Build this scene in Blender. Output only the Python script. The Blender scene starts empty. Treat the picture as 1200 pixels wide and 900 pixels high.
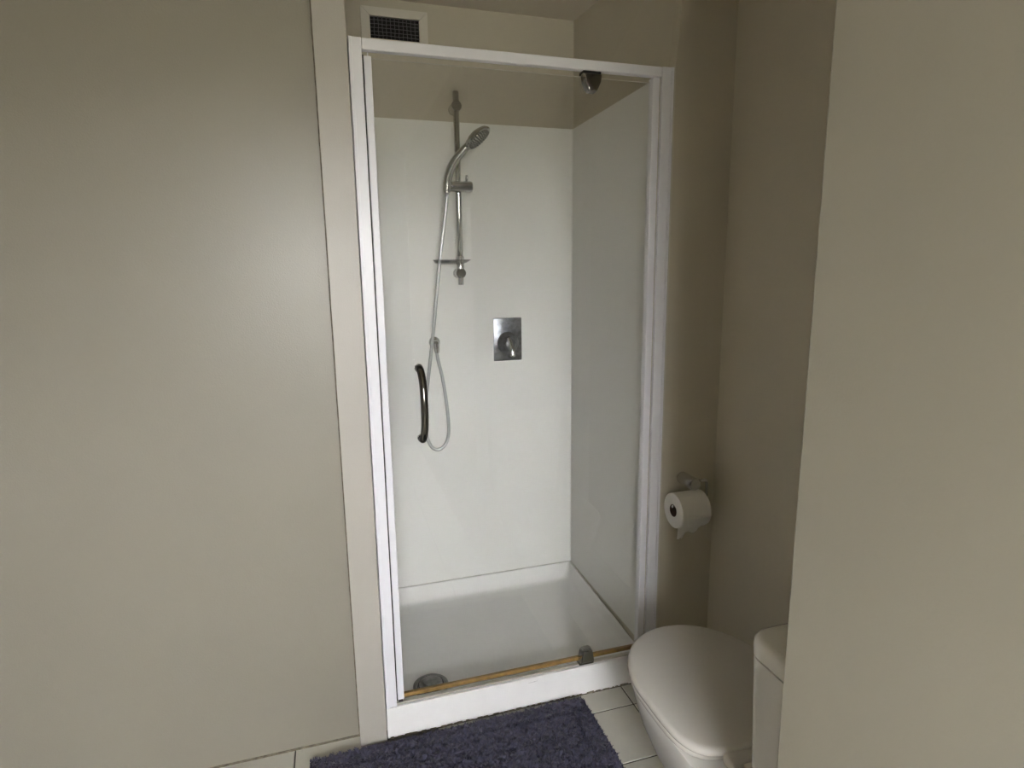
import bpy, bmesh, math, random
from mathutils import Vector, Matrix
random.seed(7)
sc = bpy.context.scene
COL = sc.collection

# ------------------------------------------------------------------ camera
CAM_POS = Vector((-0.08133, -1.67880, 1.42645))
ROW_R = Vector((0.95721999, -0.28906466, -0.01309622))     # image right
ROW_D = Vector((-0.06444282, -0.16883895, -0.98353471))    # image down
ROW_F = Vector((0.28209397, 0.94230305, -0.18024416))      # forward
cd = bpy.data.cameras.new('camera')
cd.sensor_fit = 'HORIZONTAL'; cd.sensor_width = 36.0; cd.lens = 695.07 / 1200 * 36
cd.clip_start = 0.02; cd.clip_end = 100
cam = bpy.data.objects.new('camera', cd); COL.objects.link(cam)
m = Matrix.Identity(4)
for i in range(3):
    m[i][0] = ROW_R[i]; m[i][1] = -ROW_D[i]; m[i][2] = -ROW_F[i]; m[i][3] = CAM_POS[i]
cam.matrix_world = m
sc.camera = cam

# ------------------------------------------------------------------ sky and daylight
W = bpy.data.worlds.new('overcast_sky'); sc.world = W; W.use_nodes = True
wn = W.node_tree; wn.nodes.clear()
tc = wn.nodes.new('ShaderNodeTexCoord'); sep = wn.nodes.new('ShaderNodeSeparateXYZ')
ramp = wn.nodes.new('ShaderNodeValToRGB'); bg = wn.nodes.new('ShaderNodeBackground'); wo = wn.nodes.new('ShaderNodeOutputWorld')
mp = wn.nodes.new('ShaderNodeMapRange'); mp.inputs[1].default_value = -1; mp.inputs[2].default_value = 1
wn.links.new(tc.outputs['Generated'], sep.inputs[0]); wn.links.new(sep.outputs['Z'], mp.inputs[0])
wn.links.new(mp.outputs[0], ramp.inputs[0]); wn.links.new(ramp.outputs[0], bg.inputs[0]); wn.links.new(bg.outputs[0], wo.inputs[0])
cr = ramp.color_ramp
cr.elements[0].position = 0.0; cr.elements[0].color = (0.17, 0.165, 0.14, 1)
cr.elements[1].position = 1.0; cr.elements[1].color = (0.98, 0.985, 1.02, 1)
e = cr.elements.new(0.495); e.color = (0.20, 0.195, 0.17, 1)
e = cr.elements.new(0.515); e.color = (0.57, 0.57, 0.585, 1)
bg.inputs[1].default_value = 75.0
WX0, WX1, WZ0, WZ1, WY = -0.54, 0.30, 0.94, 2.05, -3.30      # window opening in the wall behind the camera
pl = bpy.data.lights.new('window_daylight', 'AREA'); pl.shape = 'RECTANGLE'
pl.size = WX1 - WX0; pl.size_y = WZ1 - WZ0; pl.cycles.is_portal = True
po = bpy.data.objects.new('window_daylight', pl); COL.objects.link(po)
po.location = ((WX0 + WX1) / 2, WY - 0.105, (WZ0 + WZ1) / 2); po.rotation_euler = (math.radians(90), 0, math.radians(180))
sc.view_settings.view_transform = 'Standard'; sc.view_settings.look = 'None'
sc.view_settings.gamma = 1.0; sc.view_settings.use_curve_mapping = False
sc.view_settings.exposure = 0.0

# ------------------------------------------------------------------ materials
def mat(name, col, rough=0.5, metal=0.0, noise=None, bump=None, coat=0.0, spec=0.5, col2=None, rnoise=None):
    M = bpy.data.materials.new(name); M.use_nodes = True
    nt = M.node_tree; b = nt.nodes['Principled BSDF']
    b.inputs['Base Color'].default_value = (*col, 1); b.inputs['Roughness'].default_value = rough
    b.inputs['Metallic'].default_value = metal; b.inputs['Coat Weight'].default_value = coat
    b.inputs['Specular IOR Level'].default_value = spec
    t = nt.nodes.new('ShaderNodeTexCoord')
    if noise:
        n = nt.nodes.new('ShaderNodeTexNoise'); n.inputs['Scale'].default_value = noise[0]; n.inputs['Detail'].default_value = 4
        nt.links.new(t.outputs['Object'], n.inputs['Vector'])
        r = nt.nodes.new('ShaderNodeValToRGB')
        c2 = col2 or tuple(c * (1 - noise[1]) for c in col)
        r.color_ramp.elements[0].position = 0.35; r.color_ramp.elements[0].color = (*c2, 1)
        r.color_ramp.elements[1].position = 0.65; r.color_ramp.elements[1].color = (*col, 1)
        nt.links.new(n.outputs['Fac'], r.inputs[0]); nt.links.new(r.outputs[0], b.inputs['Base Color'])
    if rnoise:
        n = nt.nodes.new('ShaderNodeTexNoise'); n.inputs['Scale'].default_value = rnoise[0]
        nt.links.new(t.outputs['Object'], n.inputs['Vector'])
        q = nt.nodes.new('ShaderNodeMapRange'); q.inputs[3].default_value = rough - rnoise[1]; q.inputs[4].default_value = rough + rnoise[1]
        nt.links.new(n.outputs['Fac'], q.inputs[0]); nt.links.new(q.outputs[0], b.inputs['Roughness'])
    if bump:
        n = nt.nodes.new('ShaderNodeTexNoise'); n.inputs['Scale'].default_value = bump[0]; n.inputs['Detail'].default_value = 3
        nt.links.new(t.outputs['Object'], n.inputs['Vector'])
        bp = nt.nodes.new('ShaderNodeBump'); bp.inputs['Strength'].default_value = bump[1]; bp.inputs['Distance'].default_value = bump[2]
        nt.links.new(n.outputs['Fac'], bp.inputs['Height']); nt.links.new(bp.outputs[0], b.inputs['Normal'])
    return M

def glass_mat(name, tint, ior=1.5, rough=0.0):
    M = bpy.data.materials.new(name); M.use_nodes = True
    nt = M.node_tree; nt.nodes.clear()
    o = nt.nodes.new('ShaderNodeOutputMaterial'); mx = nt.nodes.new('ShaderNodeMixShader')
    tr = nt.nodes.new('ShaderNodeBsdfTransparent'); gl = nt.nodes.new('ShaderNodeBsdfGlossy'); fr = nt.nodes.new('ShaderNodeFresnel')
    tr.inputs[0].default_value = (*tint, 1); gl.inputs['Roughness'].default_value = rough; fr.inputs[0].default_value = ior
    # both faces of a thin pane see air outside: use the inverse index on the back faces
    ge = nt.nodes.new('ShaderNodeNewGeometry'); mr = nt.nodes.new('ShaderNodeMapRange')
    mr.inputs[3].default_value = ior; mr.inputs[4].default_value = 1 / ior
    nt.links.new(ge.outputs['Backfacing'], mr.inputs[0]); nt.links.new(mr.outputs[0], fr.inputs[0])
    nt.links.new(fr.outputs[0], mx.inputs[0]); nt.links.new(tr.outputs[0], mx.inputs[1]); nt.links.new(gl.outputs[0], mx.inputs[2])
    nt.links.new(mx.outputs[0], o.inputs[0]); return M

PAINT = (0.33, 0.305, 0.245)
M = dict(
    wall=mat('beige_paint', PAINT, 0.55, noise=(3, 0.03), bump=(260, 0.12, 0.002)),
    satin_shade=mat('beige_satin_shade', (0.277, 0.2545, 0.209), 0.36, noise=(2.5, 0.04), bump=(300, 0.18, 0.002), rnoise=(6, 0.04)),  # satin paint darkened to carry the shade on the left wall
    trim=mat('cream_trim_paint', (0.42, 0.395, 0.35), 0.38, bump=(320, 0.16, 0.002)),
    paint_lit=mat('beige_paint_lit', (0.555, 0.511, 0.41), 0.55, noise=(3, 0.03), bump=(260, 0.12, 0.002)),  # same wall paint, lightened to carry the light in shower and recess
    ceil=mat('ceiling_paint', (0.62, 0.57, 0.47), 0.7, bump=(200, 0.08, 0.002)),
    liner=mat('white_acrylic', (0.91, 0.905, 0.87), 0.22, noise=(1.6, 0.03), rnoise=(9, 0.05)),
    tray=mat('tray_acrylic', (0.905, 0.90, 0.875), 0.2, noise=(5, 0.03)),
    frame=mat('white_powder_coat', (0.79, 0.785, 0.82), 0.3),
    kerb=mat('white_kerb', (0.86, 0.85, 0.84), 0.32, noise=(18, 0.02)),
    track=mat('sill_metal', (0.60, 0.575, 0.50), 0.4, noise=(30, 0.15)),
    chrome=mat('chrome', (0.62, 0.62, 0.61), 0.12, 1.0, rnoise=(30, 0.04)),
    satinchrome=mat('satin_chrome', (0.63, 0.63, 0.62), 0.27, 1.0),
    chrome_dark_mirror=mat('chrome_dark_reflection', (0.15, 0.145, 0.13), 0.1, 1.0),  # chrome with the dark room's reflection put into its colour
    pivotchrome=mat('chrome_grey_reflection', (0.34, 0.335, 0.32), 0.14, 1.0),  # chrome greyed by a dark reflection set in the base colour
    platechrome=mat('water_marked_chrome', (0.36, 0.37, 0.395), 0.32, 1.0, noise=(60, 0.3), rnoise=(80, 0.08)),
    hose=mat('silver_hose', (0.72, 0.74, 0.74), 0.25, 0.4),
    nozzle=mat('nozzle_rubber', (0.04, 0.04, 0.04), 0.5),
    seal=mat('aged_amber_seal', (0.27, 0.17, 0.05), 0.45, noise=(40, 0.35)),
    black=mat('black_rubber', (0.015, 0.014, 0.013), 0.5),
    void=mat('duct_shade', (0.012, 0.011, 0.011), 0.9),
    wire=mat('grey_wire', (0.15, 0.145, 0.155), 0.5),
    vent=mat('off_white_gloss_paint', (0.68, 0.645, 0.57), 0.35),
    drain=mat('drain_chrome_dark_reflection', (0.33, 0.33, 0.32), 0.18, 1.0, noise=(50, 0.4)),  # mottled chrome, darkened in colour as if mirroring the dark room
    tile=mat('grey_beige_tile', (0.56, 0.545, 0.475), 0.3, noise=(12, 0.06), rnoise=(25, 0.06)),
    grout=mat('dark_grout', (0.075, 0.065, 0.05), 0.9, noise=(60, 0.4)),
    ceramic=mat('white_ceramic', (0.70, 0.68, 0.645), 0.09, coat=0.3),
    plastic=mat('white_seat_plastic', (0.58, 0.555, 0.51), 0.2),
    paper=mat('white_tissue', (0.82, 0.80, 0.76), 0.95, bump=(400, 0.3, 0.002)),
    card=mat('brown_card', (0.07, 0.045, 0.03), 0.9),
    mat_base=mat('mat_weave', (0.03, 0.028, 0.05), 0.95),
    soap=glass_mat('smoky_clear_plastic', (0.80, 0.80, 0.79)),
    sill=mat('window_white', (0.8, 0.8, 0.78), 0.4),
    dirt=mat('dark_silicone', (0.21, 0.175, 0.125), 0.8, noise=(50, 0.5)),
    scuff=mat('grey_scuff', (0.45, 0.45, 0.44), 0.7),
    bead=mat('white_silicone', (0.60, 0.575, 0.50), 0.4),
    glass=glass_mat('door_glass', (0.996, 0.998, 0.995)),
    pane=glass_mat('window_glass', (1.0, 1.0, 1.0)),
)
# mat pile: dark blue violet cotton, tufts vary in tone
pm = bpy.data.materials.new('navy_cotton_pile'); pm.use_nodes = True
nt = pm.node_tree; b = nt.nodes['Principled BSDF']; b.inputs['Roughness'].default_value = 0.85
b.inputs['Sheen Weight'].default_value = 0.25; b.inputs['Sheen Roughness'].default_value = 0.5
t = nt.nodes.new('ShaderNodeTexCoord'); n = nt.nodes.new('ShaderNodeTexNoise'); n.inputs['Scale'].default_value = 130; n.inputs['Detail'].default_value = 5
r = nt.nodes.new('ShaderNodeValToRGB'); r.color_ramp.elements[0].position = 0.3; r.color_ramp.elements[0].color = (0.034, 0.032, 0.060, 1)
r.color_ramp.elements[1].position = 0.7; r.color_ramp.elements[1].color = (0.082, 0.078, 0.130, 1)
nt.links.new(t.outputs['Object'], n.inputs[0]); nt.links.new(n.outputs['Fac'], r.inputs[0]); nt.links.new(r.outputs[0], b.inputs['Base Color'])
M['pile'] = pm

# ------------------------------------------------------------------ helpers
def smooth(bm, on=True):
    for f in bm.faces: f.smooth = on
def obj(name, bm, material, parent=None, sm=False, auto=None):
    me = bpy.data.meshes.new(name)
    bmesh.ops.recalc_face_normals(bm, faces=bm.faces[:])
    if sm: smooth(bm)
    bm.to_mesh(me); bm.free()
    me.materials.append(M[material])
    if auto:
        for p in me.polygons: p.use_smooth = True
        me.set_sharp_from_angle(angle=math.radians(auto))
    o = bpy.data.objects.new(name, me); COL.objects.link(o)
    if parent: o.parent = parent; o.matrix_parent_inverse = Matrix.Identity(4); o.location = -world_loc(parent)
    return o
def world_loc(o):
    v = Vector(o.location)
    p = o.parent
    while p: v += Vector(p.location); p = p.parent
    return v
def thing(name, label, cat, loc=(0, 0, 0), group=None):
    o = bpy.data.objects.new(name, None); COL.objects.link(o); o.empty_display_size = 0.05
    o.location = loc; o['label'] = label; o['category'] = cat
    if group: o['group'] = group
    return o
def struct(o): o['kind'] = 'structure'; return o
def box(bm, x0, x1, y0, y1, z0, z1, bev=0.0, seg=2):
    b2 = bmesh.new(); bmesh.ops.create_cube(b2, size=1)
    for v in b2.verts: v.co = Vector(((x0 + x1) / 2 + v.co.x * (x1 - x0), (y0 + y1) / 2 + v.co.y * (y1 - y0), (z0 + z1) / 2 + v.co.z * (z1 - z0)))
    if bev: bmesh.ops.bevel(b2, geom=b2.edges[:], offset=bev, segments=seg, affect='EDGES', profile=0.5)
    merge(bm, b2); return bm
def merge(bm, b2):
    mp_ = {v: bm.verts.new(v.co) for v in b2.verts}
    for f in b2.faces:
        try: bm.faces.new([mp_[v] for v in f.verts])
        except ValueError: pass
    b2.free()
def B(): return bmesh.new()
def loft(bm, rings, cap=True, closed=True):
    vs = [[bm.verts.new(p) for p in r] for r in rings]
    n = len(vs[0])
    for a, b_ in zip(vs, vs[1:]):
        for i in range(n if closed else n - 1):
            bm.faces.new((a[i], a[(i + 1) % n], b_[(i + 1) % n], b_[i]))
    if cap:
        bm.faces.new(vs[0][::-1]); bm.faces.new(vs[-1])
    return bm
def frame_of(d):
    d = d.normalized(); u = Vector((0, 0, 1)) if abs(d.z) < 0.9 else Vector((1, 0, 0))
    a = d.cross(u).normalized(); return a, a.cross(d).normalized()
def tube(bm, pts, rad, n=12, cap=True):
    pts = [Vector(p) for p in pts]; rings = []
    rs = rad if isinstance(rad, (list, tuple)) else [rad] * len(pts)
    a = None
    for i, p in enumerate(pts):
        d = (pts[min(i + 1, len(pts) - 1)] - pts[max(i - 1, 0)]).normalized()
        if a is None: a, b_ = frame_of(d)
        else:
            a = (a - d * a.dot(d)).normalized(); b_ = d.cross(a)
        rings.append([p + (a * math.cos(2 * math.pi * k / n) + b_ * math.sin(2 * math.pi * k / n)) * rs[i] for k in range(n)])
    return loft(bm, rings, cap)
def spline(pts, k=8):
    P = [Vector(p) for p in pts]; out = []
    P = [2 * P[0] - P[1]] + P + [2 * P[-1] - P[-2]]
    for i in range(1, len(P) - 2):
        p0, p1, p2, p3 = P[i - 1:i + 3]
        for j in range(k):
            t_ = j / k
            out.append(0.5 * ((2 * p1) + (p2 - p0) * t_ + (2 * p0 - 5 * p1 + 4 * p2 - p3) * t_ ** 2 + (3 * p1 - p0 - 3 * p2 + p3) * t_ ** 3))
    out.append(P[-2]); return out
def lathe(bm, origin, axis, prof, n=32):
    """prof: list of (distance along axis, radius)"""
    axis = Vector(axis).normalized(); a, b_ = frame_of(axis); o = Vector(origin)
    rings = [[o + axis * h + (a * math.cos(2 * math.pi * k / n) + b_ * math.sin(2 * math.pi * k / n)) * max(r_, 1e-4) for k in range(n)] for h, r_ in prof]
    return loft(bm, rings)
def prism(bm, poly, axis, lo, hi):
    """extrude a 2D polygon along axis index"""
    def P(p, h):
        q = list(p); q.insert(axis, h); return Vector(q)
    return loft(bm, [[P(p, lo) for p in poly], [P(p, hi) for p in poly]])

# ------------------------------------------------------------------ the room
ZC = 2.41
SX, SD = 0.90, 0.693            # inner right face and inner back face of the shower
NX, NY = 0.552, -1.01           # corner of the near right-hand wall
RX = 1.149                      # side wall of the toilet recess
FY = 0.041                      # wall left of the shower

floor = struct(obj('floor', box(B(), -1.20, 1.25, WY - 0.1, 0.06, -0.06, -0.003), 'grout'))
ceiling = struct(obj('ceiling', box(B(), -1.30, 1.25, WY - 0.1, 0.80, ZC, ZC + 0.08), 'ceil'))
struct(obj('wall_front_left', box(B(), -1.20, -0.02, FY, 0.12, 0.004, ZC), 'satin_shade'))
W_sleft = struct(obj('wall_shower_left', box(B(), -0.10, -0.016, 0.12, SD + 0.004, 0, ZC), 'paint_lit'))
W_back = struct(obj('wall_shower_back', box(B(), -0.10, 1.05, SD + 0.004, 0.80, 0, ZC), 'paint_lit'))
# wall between the shower and the toilet recess: shower side leans out a little above the lining
bm = B()
loft(bm, [[(SX + 0.004, SD + 0.004, 0), (SX + 0.004, 0.038, 0), (0.9385, 0.038, 0), (0.9385, 0.0, 0), (RX, 0.0, 0), (RX, SD + 0.004, 0)],
          [(SX + 0.004, SD + 0.004, 2.0), (SX + 0.004, 0.038, 2.0), (0.9385, 0.038, 2.0), (0.9385, 0.0, 2.0), (RX, 0.0, 2.0), (RX, SD + 0.004, 2.0)],
          [(SX + 0.004, SD + 0.004, 2.004), (SX + 0.0375, 0.038, 2.004), (0.9385, 0.036, 2.004), (0.9385, 0.0, 2.004), (RX, 0.0, 2.004), (RX, SD + 0.004, 2.004)],
          [(SX + 0.004, SD + 0.004, ZC), (SX + 0.072, 0.038, ZC), (SX + 0.0725, 0.03, ZC), (SX + 0.076, 0.0, ZC), (RX, 0.0, ZC), (RX, SD + 0.004, ZC)]])
W_sright = struct(obj('wall_shower_right', bm, 'paint_lit'))
struct(obj('wall_recess_side', box(B(), RX, 1.25, NY, 0.10, 0, ZC), 'paint_lit'))
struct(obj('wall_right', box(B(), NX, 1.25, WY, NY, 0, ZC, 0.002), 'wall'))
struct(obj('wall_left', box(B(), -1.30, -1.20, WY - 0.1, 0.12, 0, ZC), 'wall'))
bm = B()
box(bm, -1.20, WX0, WY - 0.1, WY, 0, ZC); box(bm, WX1, NX, WY - 0.1, WY, 0, ZC)
box(bm, WX0, WX1, WY - 0.1, WY, 0, WZ0); box(bm, WX0, WX1, WY - 0.1, WY, WZ1, ZC)
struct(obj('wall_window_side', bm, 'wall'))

# window behind the camera
win = thing('window_1', 'white framed window', 'window', ((WX0 + WX1) / 2, WY, WZ0)); del win['label']; del win['category']; struct(win)
bm = B(); f = 0.035
box(bm, WX0, WX0 + f, WY - 0.07, WY - 0.02, WZ0, WZ1); box(bm, WX1 - f, WX1, WY - 0.07, WY - 0.02, WZ0, WZ1)
box(bm, WX0 + f, WX1 - f, WY - 0.07, WY - 0.02, WZ0, WZ0 + f); box(bm, WX0 + f, WX1 - f, WY - 0.07, WY - 0.02, WZ1 - f, WZ1)
box(bm, -0.145, -0.115, WY - 0.07, WY - 0.02, WZ0 + f, WZ1 - f)
obj('window_frame', bm, 'sill', win)
for a, c in ((WX0 + f, -0.145), (-0.115, WX1 - f)):
    obj('pane', box(B(), a, c, WY - 0.047, WY - 0.043, WZ0 + f, WZ1 - f), 'pane', win)
obj('window_sill', box(B(), WX0 - 0.03, WX1 + 0.03, WY - 0.02, WY + 0.03, WZ0 - 0.025, WZ0, 0.003), 'sill', win)

# floor tiles, each with its own bevelled edge
TP, TQ, G = 0.2165, 0.2155, 0.0045
def tile_mesh(w, d):
    bm = box(B(), -w / 2, w / 2, -d / 2, d / 2, -0.008, 0.0)
    top = [e_ for e_ in bm.edges if all(v.co.z > -1e-5 for v in e_.verts)]
    bmesh.ops.bevel(bm, geom=top, offset=0.0015, segments=1, affect='EDGES')
    bmesh.ops.recalc_face_normals(bm, faces=bm.faces[:])
    me = bpy.data.meshes.new('tile'); bm.to_mesh(me); bm.free(); me.materials.append(M['tile']); return me
cache = {}
jx = [0.806 + TP * k for k in range(-10, 3)]; jy = [-0.094 + TQ * k for k in range(-20, 2)]
for i in range(len(jx) - 1):
    for j in range(len(jy) - 1):
        x0, x1 = max(jx[i], -1.199 - G), min(jx[i + 1], RX)
        y0, y1 = jy[j], jy[j + 1]
        lim = FY - 0.001 if x1 < 0 else (FY - 0.001 if x0 < -0.02 else -0.002)
        y1 = min(y1, lim + G / 2); y0 = max(y0, WY)
        if y1 - y0 < 0.02 or x1 - x0 < 0.02: continue
        if x0 > NX - 0.02 and y1 < NY: continue
        if x0 < -0.02 < x1 and y1 > 0: y1 = -0.012
        w_, d_ = round(x1 - x0 - G, 4), round(y1 - y0 - G, 4)
        if (w_, d_) not in cache: cache[(w_, d_)] = tile_mesh(w_, d_)
        o = bpy.data.objects.new('tile', cache[(w_, d_)]); COL.objects.link(o); o.parent = floor
        o.location = ((x0 + x1) / 2, (y0 + y1) / 2, random.uniform(-0.0004, 0.0))

# flat board beside the shower frame and the dark joint lines
struct(obj('trim_1', box(B(), -0.0835, -0.003, -0.010, FY, 0.0, ZC, 0.0012), 'trim'))
bm = box(B(), -1.2, -0.0835, FY - 0.0025, FY + 0.0005, 0.0, 0.006)
struct(obj('trim_2', bm, 'dirt'))
struct(obj('trim_3', box(B(), -0.0865, -0.0835, FY - 0.004, FY, 0.0, ZC), 'dirt'))

# ------------------------------------------------------------------ shower lining
LZ = 2.006
obj('lining_panel', box(B(), -0.012, SX, SD, SD + 0.004, 0.125, LZ), 'liner', W_back)['label'] = 'glossy white acrylic lining panel'
obj('lining_panel', box(B(), SX, SX + 0.004, 0.034, SD, 0.125, LZ), 'liner', W_sright)['label'] = 'glossy white acrylic lining panel'
obj('lining_panel', box(B(), -0.016, -0.012, 0.12, SD, 0.125, LZ), 'liner', W_sleft)['label'] = 'glossy white acrylic lining panel'
bm = B(); tube(bm, [(SX - 0.001, SD - 0.001, 0.127), (SX - 0.001, SD - 0.001, LZ)], 0.0025, 6)
obj('corner_bead', bm, 'liner', W_back)

# ------------------------------------------------------------------ shower tray
tray = thing('shower_tray', 'white shower tray with a raised front kerb behind the bath mat', 'shower tray', (0.45, 0.35, 0.0))
def rrect(x0, x1, y0, y1, r_, z, n=6):
    pts = []
    for cx, cy, a0 in ((x1 - r_, y1 - r_, 0), (x0 + r_, y1 - r_, 90), (x0 + r_, y0 + r_, 180), (x1 - r_, y0 + r_, 270)):
        for k in range(n + 1):
            a = math.radians(a0 + 90 * k / n); pts.append((cx + r_ * math.cos(a), cy + r_ * math.sin(a), z))
    return pts
x0, x1, y0, y1 = -0.012, SX, 0.037, SD
bm = B()
def low(r_): return [(p[0], p[1], min(p[2], 0.096 + 0.029 * max(0.0, min(1.0, (p[1] - 0.05) / 0.02)))) for p in r_]
rings = [rrect(x0, x1, y0, y1, 0.001, 0.0), low(rrect(x0, x1, y0, y1, 0.001, 0.122)), low(rrect(x0 + 0.002, x1 - 0.002, y0 + 0.002, y1 - 0.002, 0.003, 0.125))]
for ins, z, r_ in ((0.006, 0.1252, 0.008), (0.009, 0.123, 0.012), (0.016, 0.085, 0.02), (0.022, 0.066, 0.03), (0.034, 0.057, 0.04), (0.055, 0.054, 0.05), (0.2, 0.0515, 0.1)):
    rings.append(low(rrect(x0 + ins, x1 - ins, y0 + ins, y1 - ins, r_, z)))
loft(bm, rings); obj('basin', bm, 'tray', tray, auto=40)
bm = box(B(), 0.0, 0.936, 0.0, 0.010, 0.0, 0.1055, 0.0012); obj('kerb_board', bm, 'kerb', tray)
bm = box(B(), 0.0, 0.936, 0.010, 0.037, 0.0, 0.0955); obj('kerb_core', bm, 'dirt', tray)
bm = box(B(), 0.465, 0.488, -0.0004, 0.0, 0.0885, 0.0895); box(bm, 0.483, 0.497, -0.0004, 0.0, 0.0897, 0.0905)
obj('scuff_mark', bm, 'scuff', tray)
bm = B()
for k in range(46):                                   # crumbling joint under the kerb
    xx = 0.01 + k * 0.0195 + random.uniform(-0.006, 0.006)
    box(bm, xx, xx + random.uniform(0.006, 0.02), -0.0035 - random.uniform(0, 0.002), 0.0, 0.0, random.uniform(0.002, 0.0055))
obj('floor_joint', bm, 'dirt', tray)['kind'] = 'stuff'
# drain
dc = (0.158, 0.132, 0.0535)
dr = None
bm = B(); lathe(bm, dc, (0, 0, 1), [(0, 0.060), (0.004, 0.060), (0.0075, 0.055), (0.008, 0.048), (0.006, 0.044), (0.001, 0.043)], 40)
dr = obj('drain', bm, 'drain', tray, auto=50)
bm = B(); lathe(bm, (dc[0], dc[1], dc[2] + 0.004), (0, 0, 1), [(0, 0.041), (0.008, 0.041), (0.013, 0.036), (0.017, 0.022), (0.018, 0.003)], 40)
obj('drain_cap', bm, 'drain', dr, auto=50)

# ------------------------------------------------------------------ shower screen
scr = thing('shower_screen', 'clear glass pivot shower door in a white aluminium frame', 'shower screen', (0.45, 0.02, 0.106))
bm = box(B(), 0.0, 0.033, 0.0, 0.036, 0.1058, 2.027, 0.0015)
j1 = obj('jamb', bm, 'frame', scr)
obj('jamb_lip', box(B(), 0.0005, 0.0095, -0.0035, 0.0, 0.1062, 2.0265, 0.0012), 'frame', j1)
bm = box(B(), 0.8985, 0.937, 0.0, 0.036, 0.1058, 2.027, 0.0015)
j2 = obj('jamb', bm, 'frame', scr)
obj('jamb_lip', box(B(), 0.9275, 0.9365, -0.0035, 0.0, 0.1062, 2.0265, 0.0012), 'frame', j2)
obj('wall_bead', box(B(), 0.9372, 0.9415, -0.003, 0.0, 0.02, 2.029, 0.001), 'bead', j2)
obj('head_rail', box(B(), 0.0332, 0.8983, 0.001, 0.023, 1.9985, 2.0265, 0.003, 3), 'frame', scr)
obj('door_stop', box(B(), 0.8700, 0.8930, 0.004, 0.030, 0.118, 1.9965, 0.002), 'frame', scr)
obj('stop_seal', box(B(), 0.8930, 0.8985, 0.010, 0.030, 0.112, 1.9965), 'track', scr)
bm = box(B(), 0.0332, 0.8983, 0.0140, 0.0178, 0.0957, 0.1070, 0.0008); box(bm, 0.0332, 0.8983, 0.0212, 0.0310, 0.0957, 0.1040, 0.0008)
obj('sill_track', bm, 'track', scr)
GY0, GY1 = 0.0195, 0.0255
door = obj('door_pane', box(B(), 0.0560, 0.8690, GY0, GY1, 0.130, 1.9850), 'glass', scr)
door['label'] = 'clear glass door pane'
obj('stile', box(B(), 0.0375, 0.0570, 0.012, 0.033, 0.1190, 1.9880, 0.0015), 'frame', door)
obj('stile_foot', box(B(), 0.0395, 0.0535, 0.014, 0.031, 0.1095, 0.1188), 'black', door)
obj('stile_seal', box(B(), 0.0338, 0.0374, 0.018, 0.030, 0.112, 1.992), 'black', door)
obj('stile_pin', box(B(), 0.0475, 0.0500, 0.016, 0.026, 1.9881, 1.9982), 'frame', door)
obj('bottom_seal', box(B(), 0.0572, 0.8688, 0.0165, 0.0285, 0.1205, 0.1335, 0.0015), 'seal', door)['label'] = 'yellowed amber plastic seal along the bottom of the glass'
obj('pane_edge', box(B(), 0.0560, 0.8690, GY0 + 0.0005, GY1 - 0.0005, 1.9852, 1.9862), 'track', door)
def pivot(xc, z0, z1, w0, w1, name):
    # tapered clamp; z0 is the wide end at the rail, z1 the rounded tip
    s = 1 if z1 > z0 else -1; h = abs(z1 - z0); pts = []
    prof = [(-w0, 0), (-w0, 0.15 * h), (-w0 * 0.93, 0.45 * h), (-w1 * 1.36, 0.78 * h), (-w1 * 1.08, 0.93 * h), (-w1 * 0.7, h), (w1 * 0.7, h), (w1 * 1.08, 0.93 * h), (w1 * 1.36, 0.78 * h), (w0 * 0.93, 0.45 * h), (w0, 0.15 * h), (w0, 0)]
    def ring(y, k): return [(xc + px * k, y, z0 + s * ((pz - 0.45 * h) * k + 0.45 * h)) for px, pz in prof]
    bm = loft(B(), [ring(-0.006, 0.80), ring(-0.005, 0.88), ring(0.001, 0.97), ring(0.006, 1.0), ring(GY0 - 0.0002, 1.0)])
    o = obj(name, bm, 'pivotchrome', door, auto=25)
    return o
pivot(0.6745, 1.9905, 1.9405, 0.0285, 0.0135, 'pivot_hinge')
obj('pivot_collar', box(B(), 0.6465, 0.7025, 0.004, 0.034, 1.9910, 1.9984, 0.001), 'black', door)
pivot(0.6765, 0.1195, 0.1705, 0.0260, 0.0155, 'pivot_hinge')
obj('pivot_collar', box(B(), 0.6500, 0.7030, 0.004, 0.034, 0.1085, 0.1190, 0.001), 'chrome_dark_mirror', door)
# bow handle
HX = 0.1465
bow = [(HX, GY0, 1.167), (HX, 0.004, 1.168), (HX + 0.001, -0.012, 1.162), (HX + 0.003, -0.026, 1.140), (HX + 0.004, -0.036, 1.105), (HX + 0.004, -0.040, 1.062),
       (HX + 0.004, -0.037, 1.020), (HX + 0.003, -0.027, 0.985), (HX + 0.001, -0.013, 0.964), (HX, 0.004, 0.958), (HX, GY0, 0.959)]
bm = tube(B(), spline(bow, 6), 0.0108, 16); hd = obj('door_handle', bm, 'chrome_dark_mirror', door, auto=50)
for zz in (1.167, 0.959):
    obj('handle_collar', lathe(B(), (HX, GY0, zz), (0, -1, 0), [(0, 0.0125), (0.004, 0.0125), (0.006, 0.0105)], 24), 'satinchrome', hd, auto=40)

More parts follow.
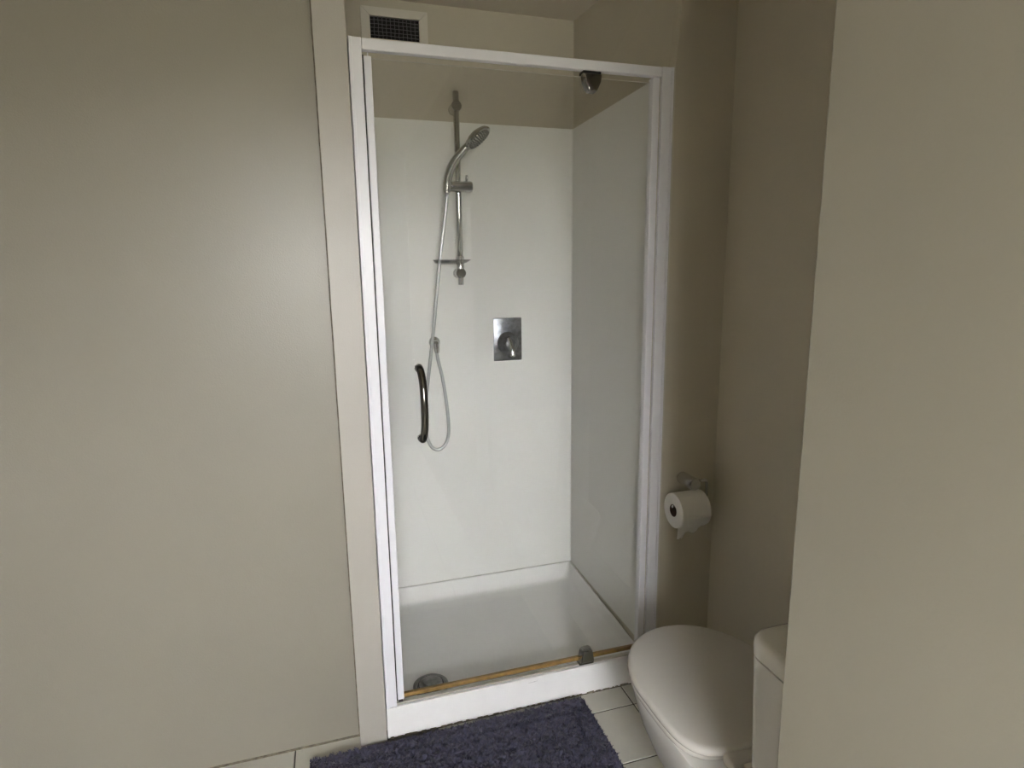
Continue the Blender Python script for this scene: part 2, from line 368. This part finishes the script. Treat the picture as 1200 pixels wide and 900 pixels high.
# ------------------------------------------------------------------ ventilation grille
vt = thing('vent_grille', 'small square-mesh vent with a mitred frame above the shower', 'vent', (0.202, SD, 2.243))
ox0, ox1, oz0, oz1 = 0.083, 0.321, 2.243, 2.3755
ix0, ix1, iz0, iz1 = 0.114, 0.290, 2.272, 2.3465
ya, yb = SD + 0.004, SD - 0.010
for poly in ([(ox0, oz1), (ox1, oz1), (ix1, iz1), (ix0, iz1)], [(ox0, oz0), (ix0, iz0), (ix1, iz0), (ox1, oz0)],
             [(ox0, oz0), (ox0, oz1), (ix0, iz1), (ix0, iz0)], [(ox1, oz0), (ix1, iz0), (ix1, iz1), (ox1, oz1)]):
    c = Vector((sum(p[0] for p in poly) / 4, sum(p[1] for p in poly) / 4))
    poly = [(c.x + (p[0] - c.x) * 0.994, c.y + (p[1] - c.y) * 0.985) for p in poly]
    bm = prism(B(), poly, 1, yb, ya); obj('frame_bar', bm, 'vent', vt)
obj('duct_shade_sheet', box(B(), ix0 - 0.006, ix1 + 0.006, SD + 0.0015, SD + 0.0038, iz0 - 0.006, iz1 + 0.006), 'void', vt)  # near-black sheet standing in for the unlit depth of the duct
bm = B(); nx, nz = 12, 6
for k in range(1, nx):
    x = ix0 + (ix1 - ix0) * k / nx
    tube(bm, [(x + random.uniform(-0.0012, 0.0012), SD - 0.003, iz0 + (iz1 - iz0) * q / 5) for q in range(6)], 0.0009, 5)
for k in range(1, nz):
    z = iz0 + (iz1 - iz0) * k / nz
    tube(bm, [(ix0 + (ix1 - ix0) * q / 10, SD - 0.0045, z + random.uniform(-0.001, 0.001)) for q in range(11)], 0.001, 5)
obj('wire_mesh', bm, 'wire', vt)

# ------------------------------------------------------------------ shower rail with slider and soap dish
BX, BY = 0.4085, 0.636
rail = thing('shower_rail', 'chrome riser rail with slider fixed to the back of the shower', 'shower rail', (BX, BY, 1.39))
bm = B(); lathe(bm, (BX, BY, 1.392), (0, 0, 1), [(0, 0.0098), (0.0015, 0.0112), (0.705, 0.0112), (0.7075, 0.0095)], 20)
obj('bar', bm, 'chrome', rail, auto=50)
for zz in (2.047, 1.437):
    bm = B(); lathe(bm, (BX, SD - 0.0004, zz), (0, -1, 0), [(0, 0.0185), (0.003, 0.0195), (0.0665, 0.0195), (0.068, 0.0183)], 28)
    o = obj('wall_bracket', bm, 'chrome', rail, auto=30)
# slider: a fat cross cylinder clamped on the bar
SZ = 1.756
bm = B(); lathe(bm, (0.349, BY - 0.026, SZ), (1, 0, 0.02), [(0, 0.014), (0.002, 0.0185), (0.100, 0.0205), (0.106, 0.0185), (0.108, 0.013)], 28)
box(bm, BX - 0.016, BX + 0.016, BY - 0.03, BY + 0.013, SZ - 0.014, SZ + 0.014, 0.003)
sl = obj('slider', bm, 'satinchrome', rail, auto=40)
bm = tube(B(), [(0.437, BY - 0.02, SZ + 0.012), (0.4375, BY - 0.018, SZ + 0.028), (0.438, BY - 0.017, SZ + 0.045)], [0.0062, 0.0056, 0.0045], 10)
obj('lever', bm, 'satinchrome', sl, auto=50)
bm = B(); lathe(bm, (0.358, BY - 0.034, SZ - 0.016), (0.06, -0.12, 1), [(0, 0.0125), (0.002, 0.015), (0.030, 0.0165), (0.032, 0.0145)], 24)
obj('handset_cup', bm, 'satinchrome', sl, auto=40)
# soap dish: thin smoky oval shelf with a shallow belly
def oval(cx, cy, a_, b_, z, n=32): return [(cx + a_ * math.cos(2 * math.pi * k / n), cy + b_ * math.sin(2 * math.pi * k / n), z) for k in range(n)]
cx, cy = 0.374, 0.628
bm = loft(B(), [oval(cx - 0.010, cy, 0.040, 0.03, 1.4715), oval(cx - 0.006, cy, 0.060, 0.044, 1.4755), oval(cx, cy, 0.074, 0.055, 1.4868), oval(cx, cy, 0.076, 0.056, 1.4885),
                oval(cx, cy, 0.074, 0.054, 1.4885), oval(cx - 0.006, cy, 0.058, 0.042, 1.4775)])
obj('soap_dish', bm, 'soap', rail, auto=40)
bm = B(); lathe(bm, (BX, BY, 1.452), (0, 0, 1), [(0, 0.013), (0.001, 0.0145), (0.048, 0.0145), (0.050, 0.013)], 24)
obj('dish_collar', bm, 'satinchrome', rail, auto=40)

# hand shower
hs = thing('hand_shower', 'chrome hand shower resting in the slider with its round head tilted', 'shower head', (0.358, 0.60, 1.73))
def at(u, v, Y):
    d = ROW_R * ((u - 600) / 695.07) + ROW_D * ((v - 450) / 695.07) + ROW_F
    return CAM_POS + d * ((Y - CAM_POS.y) / d.y)
# fixed points of the handset in the room
hpts = [Vector((0.3575, 0.603, 1.728)), Vector((0.3585, 0.598, 1.765)), Vector((0.367, 0.583, 1.808)), Vector((0.387, 0.564, 1.846)), Vector((0.415, 0.545, 1.878)), Vector((0.440, 0.532, 1.900))]
hp = spline(hpts, 6); k = len(hp)
rr = [0.0125 + 0.0035 * math.sin(math.pi * min(1, i / (k - 1) * 1.1)) for i in range(k)]
bm = tube(B(), hp, rr, 18); obj('grip', bm, 'satinchrome', hs, auto=60)
hn = (ROW_R * 0.60 + ROW_D * 0.75 + ROW_F * 0.02).normalized()      # spray direction: down, out and to the right
hc = Vector((0.4590, 0.520, 1.917))
bm = B(); lathe(bm, hc, hn, [(-0.018, 0.012), (-0.016, 0.030), (-0.008, 0.047), (0.0, 0.0535), (0.006, 0.0545), (0.009, 0.052), (0.0095, 0.047)], 40)
hd = obj('head', bm, 'chrome', hs, auto=40)
bm = B(); lathe(bm, hc + hn * 0.0093, hn, [(0, 0.046), (0.0015, 0.046), (0.002, 0.043)], 36); obj('spray_face', bm, 'chrome', hd, auto=40)
bm = B(); a_, b_ = frame_of(hn)
for rad_, cnt in ((0.0085, 6), (0.017, 10), (0.026, 15), (0.035, 20), (0.0415, 26)):
    for q in range(cnt):
        th = 2 * math.pi * q / cnt
        p = hc + hn * 0.0112 + (a_ * math.cos(th) + b_ * math.sin(th)) * rad_
        lathe(bm, p, hn, [(0, 0.0024), (0.0025, 0.0016)], 6)
obj('nozzles', bm, 'nozzle', hd)

# hose
hose = [(0.3575, 0.6035, 1.727), (0.3555, 0.606, 1.70), (0.345, 0.612, 1.62), (0.331, 0.616, 1.53), (0.318, 0.622, 1.43), (0.305, 0.630, 1.32), (0.293, 0.640, 1.21),
        (0.277, 0.648, 1.09), (0.260, 0.652, 0.97), (0.251, 0.653, 0.87), (0.254, 0.653, 0.79), (0.271, 0.652, 0.742), (0.298, 0.650, 0.729), (0.324, 0.650, 0.744),
        (0.341, 0.650, 0.785), (0.343, 0.650, 0.85), (0.336, 0.650, 0.94), (0.324, 0.650, 1.03), (0.311, 0.650, 1.09), (0.3055, 0.650, 1.128)]
sp = spline(hose, 14)
bm = tube(B(), sp, [0.0068 if i % 2 else 0.0062 for i in range(len(sp))], 10)
h = obj('shower_hose', bm, 'hose', auto=60); h['label'] = 'silver flexible hose looping down from the hand shower'; h['category'] = 'hose'
# wall elbow
el = thing('hose_outlet', 'chrome wall elbow where the shower hose connects', 'pipe elbow', (0.304, SD, 1.165))
bm = B(); lathe(bm, (0.304, SD - 0.0004, 1.166), (0, -1, 0), [(0, 0.0225), (0.003, 0.0225), (0.008, 0.019), (0.010, 0.013), (0.036, 0.013), (0.044, 0.0125), (0.050, 0.008)], 28)
obj('wall_flange', bm, 'chrome', el, auto=40)
bm = B(); lathe(bm, (0.3052, SD - 0.043, 1.165), (0.03, 0, -1), [(0, 0.0115), (0.015, 0.0115), (0.016, 0.0105), (0.018, 0.0105), (0.019, 0.0118), (0.034, 0.0105), (0.038, 0.0085)], 20)
obj('hose_nut', bm, 'chrome', el, auto=40)

# ------------------------------------------------------------------ mixer
mx = thing('shower_mixer', 'rectangular chrome shower mixer plate with a single lever', 'shower mixer', (0.611, SD, 1.164))
obj('plate', box(B(), 0.550, 0.672, SD - 0.007, SD - 0.0002, 1.0755, 1.2535, 0.003), 'platechrome', mx, auto=30)
bm = B(); lathe(bm, (0.611, SD - 0.0072, 1.150), (0, -1, 0), [(0, 0.046), (0.003, 0.046), (0.010, 0.042), (0.020, 0.034), (0.028, 0.026), (0.034, 0.0245), (0.040, 0.022), (0.043, 0.015), (0.044, 0.004)], 36)
obj('dome', bm, 'platechrome', mx, auto=60)
lv = spline([(0.602, 0.645, 1.176), (0.605, 0.636, 1.165), (0.609, 0.627, 1.145), (0.611, 0.622, 1.124), (0.6115, 0.621, 1.108), (0.6115, 0.622, 1.100)], 5)
k = len(lv); bm = tube(B(), lv, [0.007 + 0.0055 * (i / (k - 1)) if i < k - 2 else 0.006 for i in range(k)], 16)
obj('lever', bm, 'chrome', mx, auto=60)

# ------------------------------------------------------------------ toilet
TX = 0.771
toilet = thing('toilet', 'white toilet with closed lid and low cistern in the recess', 'toilet', (TX, -0.62, 0.0))
def egg(hw, yf, yb, z, yc=-0.535, nb=4.6, nf=2.05, n=56, cxo=0.0):
    pts = []
    for i in range(n):
        a = 2 * math.pi * i / n; c_, s_ = math.cos(a), math.sin(a)
        if s_ >= 0: e_ = nf; L = yf - yc
        else: e_ = nb; L = yc - yb
        pts.append((TX + cxo + hw * math.copysign(abs(c_) ** (2 / e_), c_), yc + L * math.copysign(abs(s_) ** (2 / e_), s_), z))
    return pts
bm = loft(B(), [egg(0.112, -0.475, -0.90, 0.0, -0.65), egg(0.108, -0.480, -0.90, 0.012, -0.65), egg(0.104, -0.475, -0.90, 0.07, -0.65), egg(0.110, -0.455, -0.90, 0.14, -0.63),
                egg(0.130, -0.420, -0.90, 0.20, -0.60), egg(0.152, -0.385, -0.90, 0.25, -0.57), egg(0.169, -0.352, -0.90, 0.30, -0.55), egg(0.179, -0.332, -0.90, 0.345, -0.54),
                egg(0.182, -0.326, -0.90, 0.375, -0.535), egg(0.181, -0.327, -0.90, 0.386, -0.535), egg(0.174, -0.335, -0.89, 0.389, -0.535)])
obj('bowl', bm, 'ceramic', toilet, auto=60)
def rim(hw, yf, yb, z0, z1, r_, dome=0.0, **k):
    R_ = []
    for ins, dz in ((r_ * .6, 0), (r_ * 0.15, r_ * 0.25), (0, r_ * 0.7)): R_.append(egg(hw - ins, yf - ins, yb + ins, z0 + dz, **k))
    for q in range(5):
        a = math.pi / 2 * q / 4; ins = r_ * (1 - math.cos(a)); R_.append(egg(hw - ins, yf - ins, yb + ins, z1 - r_ + r_ * math.sin(a), **k))
    for ins, f_ in ((0.03, 0.35), (0.07, 0.7), (0.12, 0.93), (0.17, 1.0)): R_.append(egg(hw - ins, yf - ins, yb + ins, z1 + dome * f_, **k))
    return R_
bm = loft(B(), rim(0.190, -0.313, -0.745, 0.3900, 0.4055, 0.006)); obj('seat', bm, 'plastic', toilet, auto=50)
bm = loft(B(), rim(0.194, -0.309, -0.757, 0.4068, 0.4285, 0.011, 0.004)); lid = obj('lid', bm, 'plastic', toilet, auto=50)
bm = box(B(), TX - 0.118, TX + 0.118, -0.786, -0.748, 0.394, 0.420, 0.008, 3); obj('lid_heel', bm, 'plastic', lid, auto=40)
for s in (-1, 1):
    bm = box(B(), TX + s * 0.072 - 0.020, TX + s * 0.072 + 0.020, -0.815, -0.782, 0.389, 0.416, 0.005, 3)
    obj('hinge', bm, 'plastic', lid, auto=40)
def cis(hw, yf, z, r_=0.035, yb=NY + 0.002): return rrect(TX - hw, TX + hw, yb, yf, r_, z, 8)
bm = loft(B(), [cis(0.155, -0.885, 0.389), cis(0.160, -0.880, 0.395), cis(0.166, -0.874, 0.50), cis(0.1735, -0.868, 0.745), cis(0.1735, -0.868, 0.7515)])
cs = obj('cistern', bm, 'ceramic', toilet, auto=40)
bm = loft(B(), [cis(0.171, -0.8705, 0.7550), cis(0.1742, -0.8673, 0.7558), cis(0.1750, -0.8665, 0.774), cis(0.1740, -0.8675, 0.784), cis(0.1700, -0.871, 0.790), cis(0.164, -0.8775, 0.793), cis(0.14, -0.90, 0.795), cis(0.10, -0.93, 0.7955, 0.02)])
cl = obj('cistern_lid', bm, 'ceramic', cs, auto=50)
bm = B(); lathe(bm, (TX, -0.935, 0.795), (0, 0, 1), [(0, 0.024), (0.003, 0.024), (0.004, 0.02), (0.003, 0.016), (0.005, 0.004)], 28)
obj('flush_button', bm, 'chrome', cs, auto=40)

# ------------------------------------------------------------------ toilet roll and holder
hold = thing('toilet_roll_holder', 'brushed metal toilet roll holder on the wall beside the shower', 'roll holder', (1.019, 0.0, 0.745))
bm = B(); lathe(bm, (1.019, -0.0002, 0.744), (0, -1, 0), [(0, 0.020), (0.002, 0.0205), (0.076, 0.0205), (0.080, 0.0185), (0.081, 0.014)], 28)
obj('post', bm, 'satinchrome', hold, auto=40)
AY = -0.066
arm = [(1.030, AY, 0.752), (1.045, AY, 0.752), (1.060, AY, 0.752), (1.068, AY, 0.749), (1.0715, AY, 0.741), (1.0720, AY, 0.720), (1.0720, AY, 0.695), (1.0715, AY, 0.683), (1.067, AY, 0.676), (1.058, AY, 0.674), (1.0, AY, 0.674), (0.944, AY, 0.674)]
bm = tube(B(), arm, 0.0048, 10); obj('arm', bm, 'satinchrome', hold, auto=60)
roll = thing('toilet_roll', 'white toilet roll with a torn hanging end on the wall holder', 'toilet roll', (1.0, AY, 0.60))
RZ, RR, RC = 0.6595, 0.0575, 0.0195
n = 48
def ring(x, r_): return [(x, AY + r_ * math.cos(2 * math.pi * k / n), RZ + r_ * math.sin(2 * math.pi * k / n)) for k in range(n)]
bm = B(); loft(bm, [ring(0.948, RC + 0.0012), ring(0.948, RR - 0.002), ring(0.9495, RR), ring(1.0525, RR), ring(1.054, RR - 0.002), ring(1.054, RC + 0.0012), ring(0.948, RC + 0.0012)], cap=False)
bmesh.ops.remove_doubles(bm, verts=bm.verts[:], dist=1e-6)
obj('paper', bm, 'paper', roll, auto=40)
bm = B(); loft(bm, [ring(0.9482, RC), ring(1.0538, RC), ring(1.0538, RC + 0.001), ring(0.9482, RC + 0.001), ring(0.9482, RC)], cap=False)
obj('core', bm, 'card', roll, auto=40)
# loose torn sheet hanging down the camera side of the roll
bm = B(); cols = 27; prev = None
tear = {0: .030, 1: .031, 2: .029, 3: .027, 4: .030, 5: .028, 6: .022, 7: .017, 8: .013, 9: .011, 10: .010, 11: .010, 12: .012, 13: .014, 14: .015, 15: .014, 16: .015, 17: .012, 18: .012, 19: .008, 20: .003, 21: .001, 22: .0, 23: -.003, 24: -.004, 25: -.004, 26: -.006}
grid = []
for i in range(cols):
    x = 0.9505 + (1.053 - 0.9505) * i / (cols - 1)
    colv = []
    for q in range(9):                                   # from the front of the roll down to the torn edge
        if q < 6:
            a = math.radians(-4 - 58 * q / 5); yy = AY - (RR + 0.0012) * math.cos(a); zz = RZ + (RR + 0.0012) * math.sin(a)
        else:
            y5 = AY - (RR + 0.0012) * math.cos(math.radians(-62)); z5 = RZ + (RR + 0.0012) * math.sin(math.radians(-62))
            t_ = (q - 5) / 3; yy = y5 + 0.003 * t_ - 0.002 * math.sin(i * 0.5) * t_; zz = z5 - (0.008 + tear[i]) * t_
        colv.append(bm.verts.new((x, yy, zz)))
    grid.append(colv)
for a, c in zip(grid, grid[1:]):
    for q in range(8): bm.faces.new((a[q], c[q], c[q + 1], a[q + 1]))
o = obj('loose_sheet', bm, 'paper', roll, sm=True)
sm_ = o.modifiers.new('thickness', 'SOLIDIFY'); sm_.thickness = 0.0006; sm_.offset = 0

# ------------------------------------------------------------------ bath mat
MX0, MX1, MY0, MY1, MT = -0.232, 0.650, -0.62, -0.026, 0.013
bmat = thing('bath_mat', 'dark navy shaggy bath mat lying in front of the shower', 'bath mat', (0.21, -0.32, 0.0))
bm = loft(B(), [rrect(MX0 + .004, MX1 - .004, MY0 + .004, MY1 - .004, 0.012, 0.0005), rrect(MX0, MX1, MY0, MY1, 0.014, 0.004), rrect(MX0 + .003, MX1 - .003, MY0 + .003, MY1 - .003, 0.014, MT - 0.002), rrect(MX0 + .01, MX1 - .01, MY0 + .01, MY1 - .01, 0.012, MT)])
obj('backing', bm, 'mat_base', bmat)
verts, faces = [], []
def groove(x, y):
    d = min(x - MX0, MX1 - x, y - MY0, MY1 - y)
    g = 1.2 * math.exp(-((d - 0.063) / 0.0055) ** 2) + 0.9 * math.exp(-((d - 0.150) / 0.005) ** 2)
    return d, min(1, g)
random.seed(3)
NT = 72000
for i in range(NT):
    x = random.uniform(MX0 + .001, MX1 - .001); y = random.uniform(MY0 + 0.001, MY1 - .001)
    if y < -0.45 and random.random() < 0.5: continue
    d, g = groove(x, y)
    if random.random() < g * 0.9: continue
    cl_ = math.sin(x * 131 + 3 * math.sin(y * 113)) * math.sin(y * 153 + 2 * math.sin(x * 127))
    hgt = (0.0115 + 0.004 * cl_ + random.uniform(-0.002, 0.002)) * (1 - 0.65 * g)
    if d < 0.012: hgt *= 0.75 + 0.25 * d / 0.012
    th = 2.6 * math.sin(x * 97 + 2 * math.sin(y * 121)) + 2.4 * math.sin(y * 141 + 2 * math.sin(x * 83)) + random.uniform(-0.8, 0.8)
    ln = random.uniform(0.35, 0.85) * hgt
    if d < 0.01: ln *= 0.5
    dx, dy = math.cos(th) * ln, math.sin(th) * ln
    wv = random.uniform(0.0009, 0.0016); px, py = -math.sin(th) * wv, math.cos(th) * wv
    z0 = MT - 0.002 if d > 0.008 else 0.005
    k = len(verts)
    verts += [(x - px, y - py, z0), (x + px, y + py, z0), (x + dx * 0.45 + px * 1.15, y + dy * 0.45 + py * 1.15, z0 + hgt * 0.7), (x + dx * 0.45 - px * 1.15, y + dy * 0.45 - py * 1.15, z0 + hgt * 0.7),
              (x + dx + px * .5, y + dy + py * .5, z0 + hgt * 0.93), (x + dx - px * .5, y + dy - py * .5, z0 + hgt * 0.93)]
    faces += [(k, k + 1, k + 2, k + 3), (k + 3, k + 2, k + 4, k + 5)]
me = bpy.data.meshes.new('pile'); me.from_pydata(verts, [], faces); me.materials.append(M['pile'])
for p in me.polygons: p.use_smooth = True
o = bpy.data.objects.new('pile', me); COL.objects.link(o); o.parent = bmat; o.location = -Vector(bmat.location); o['kind'] = 'stuff'
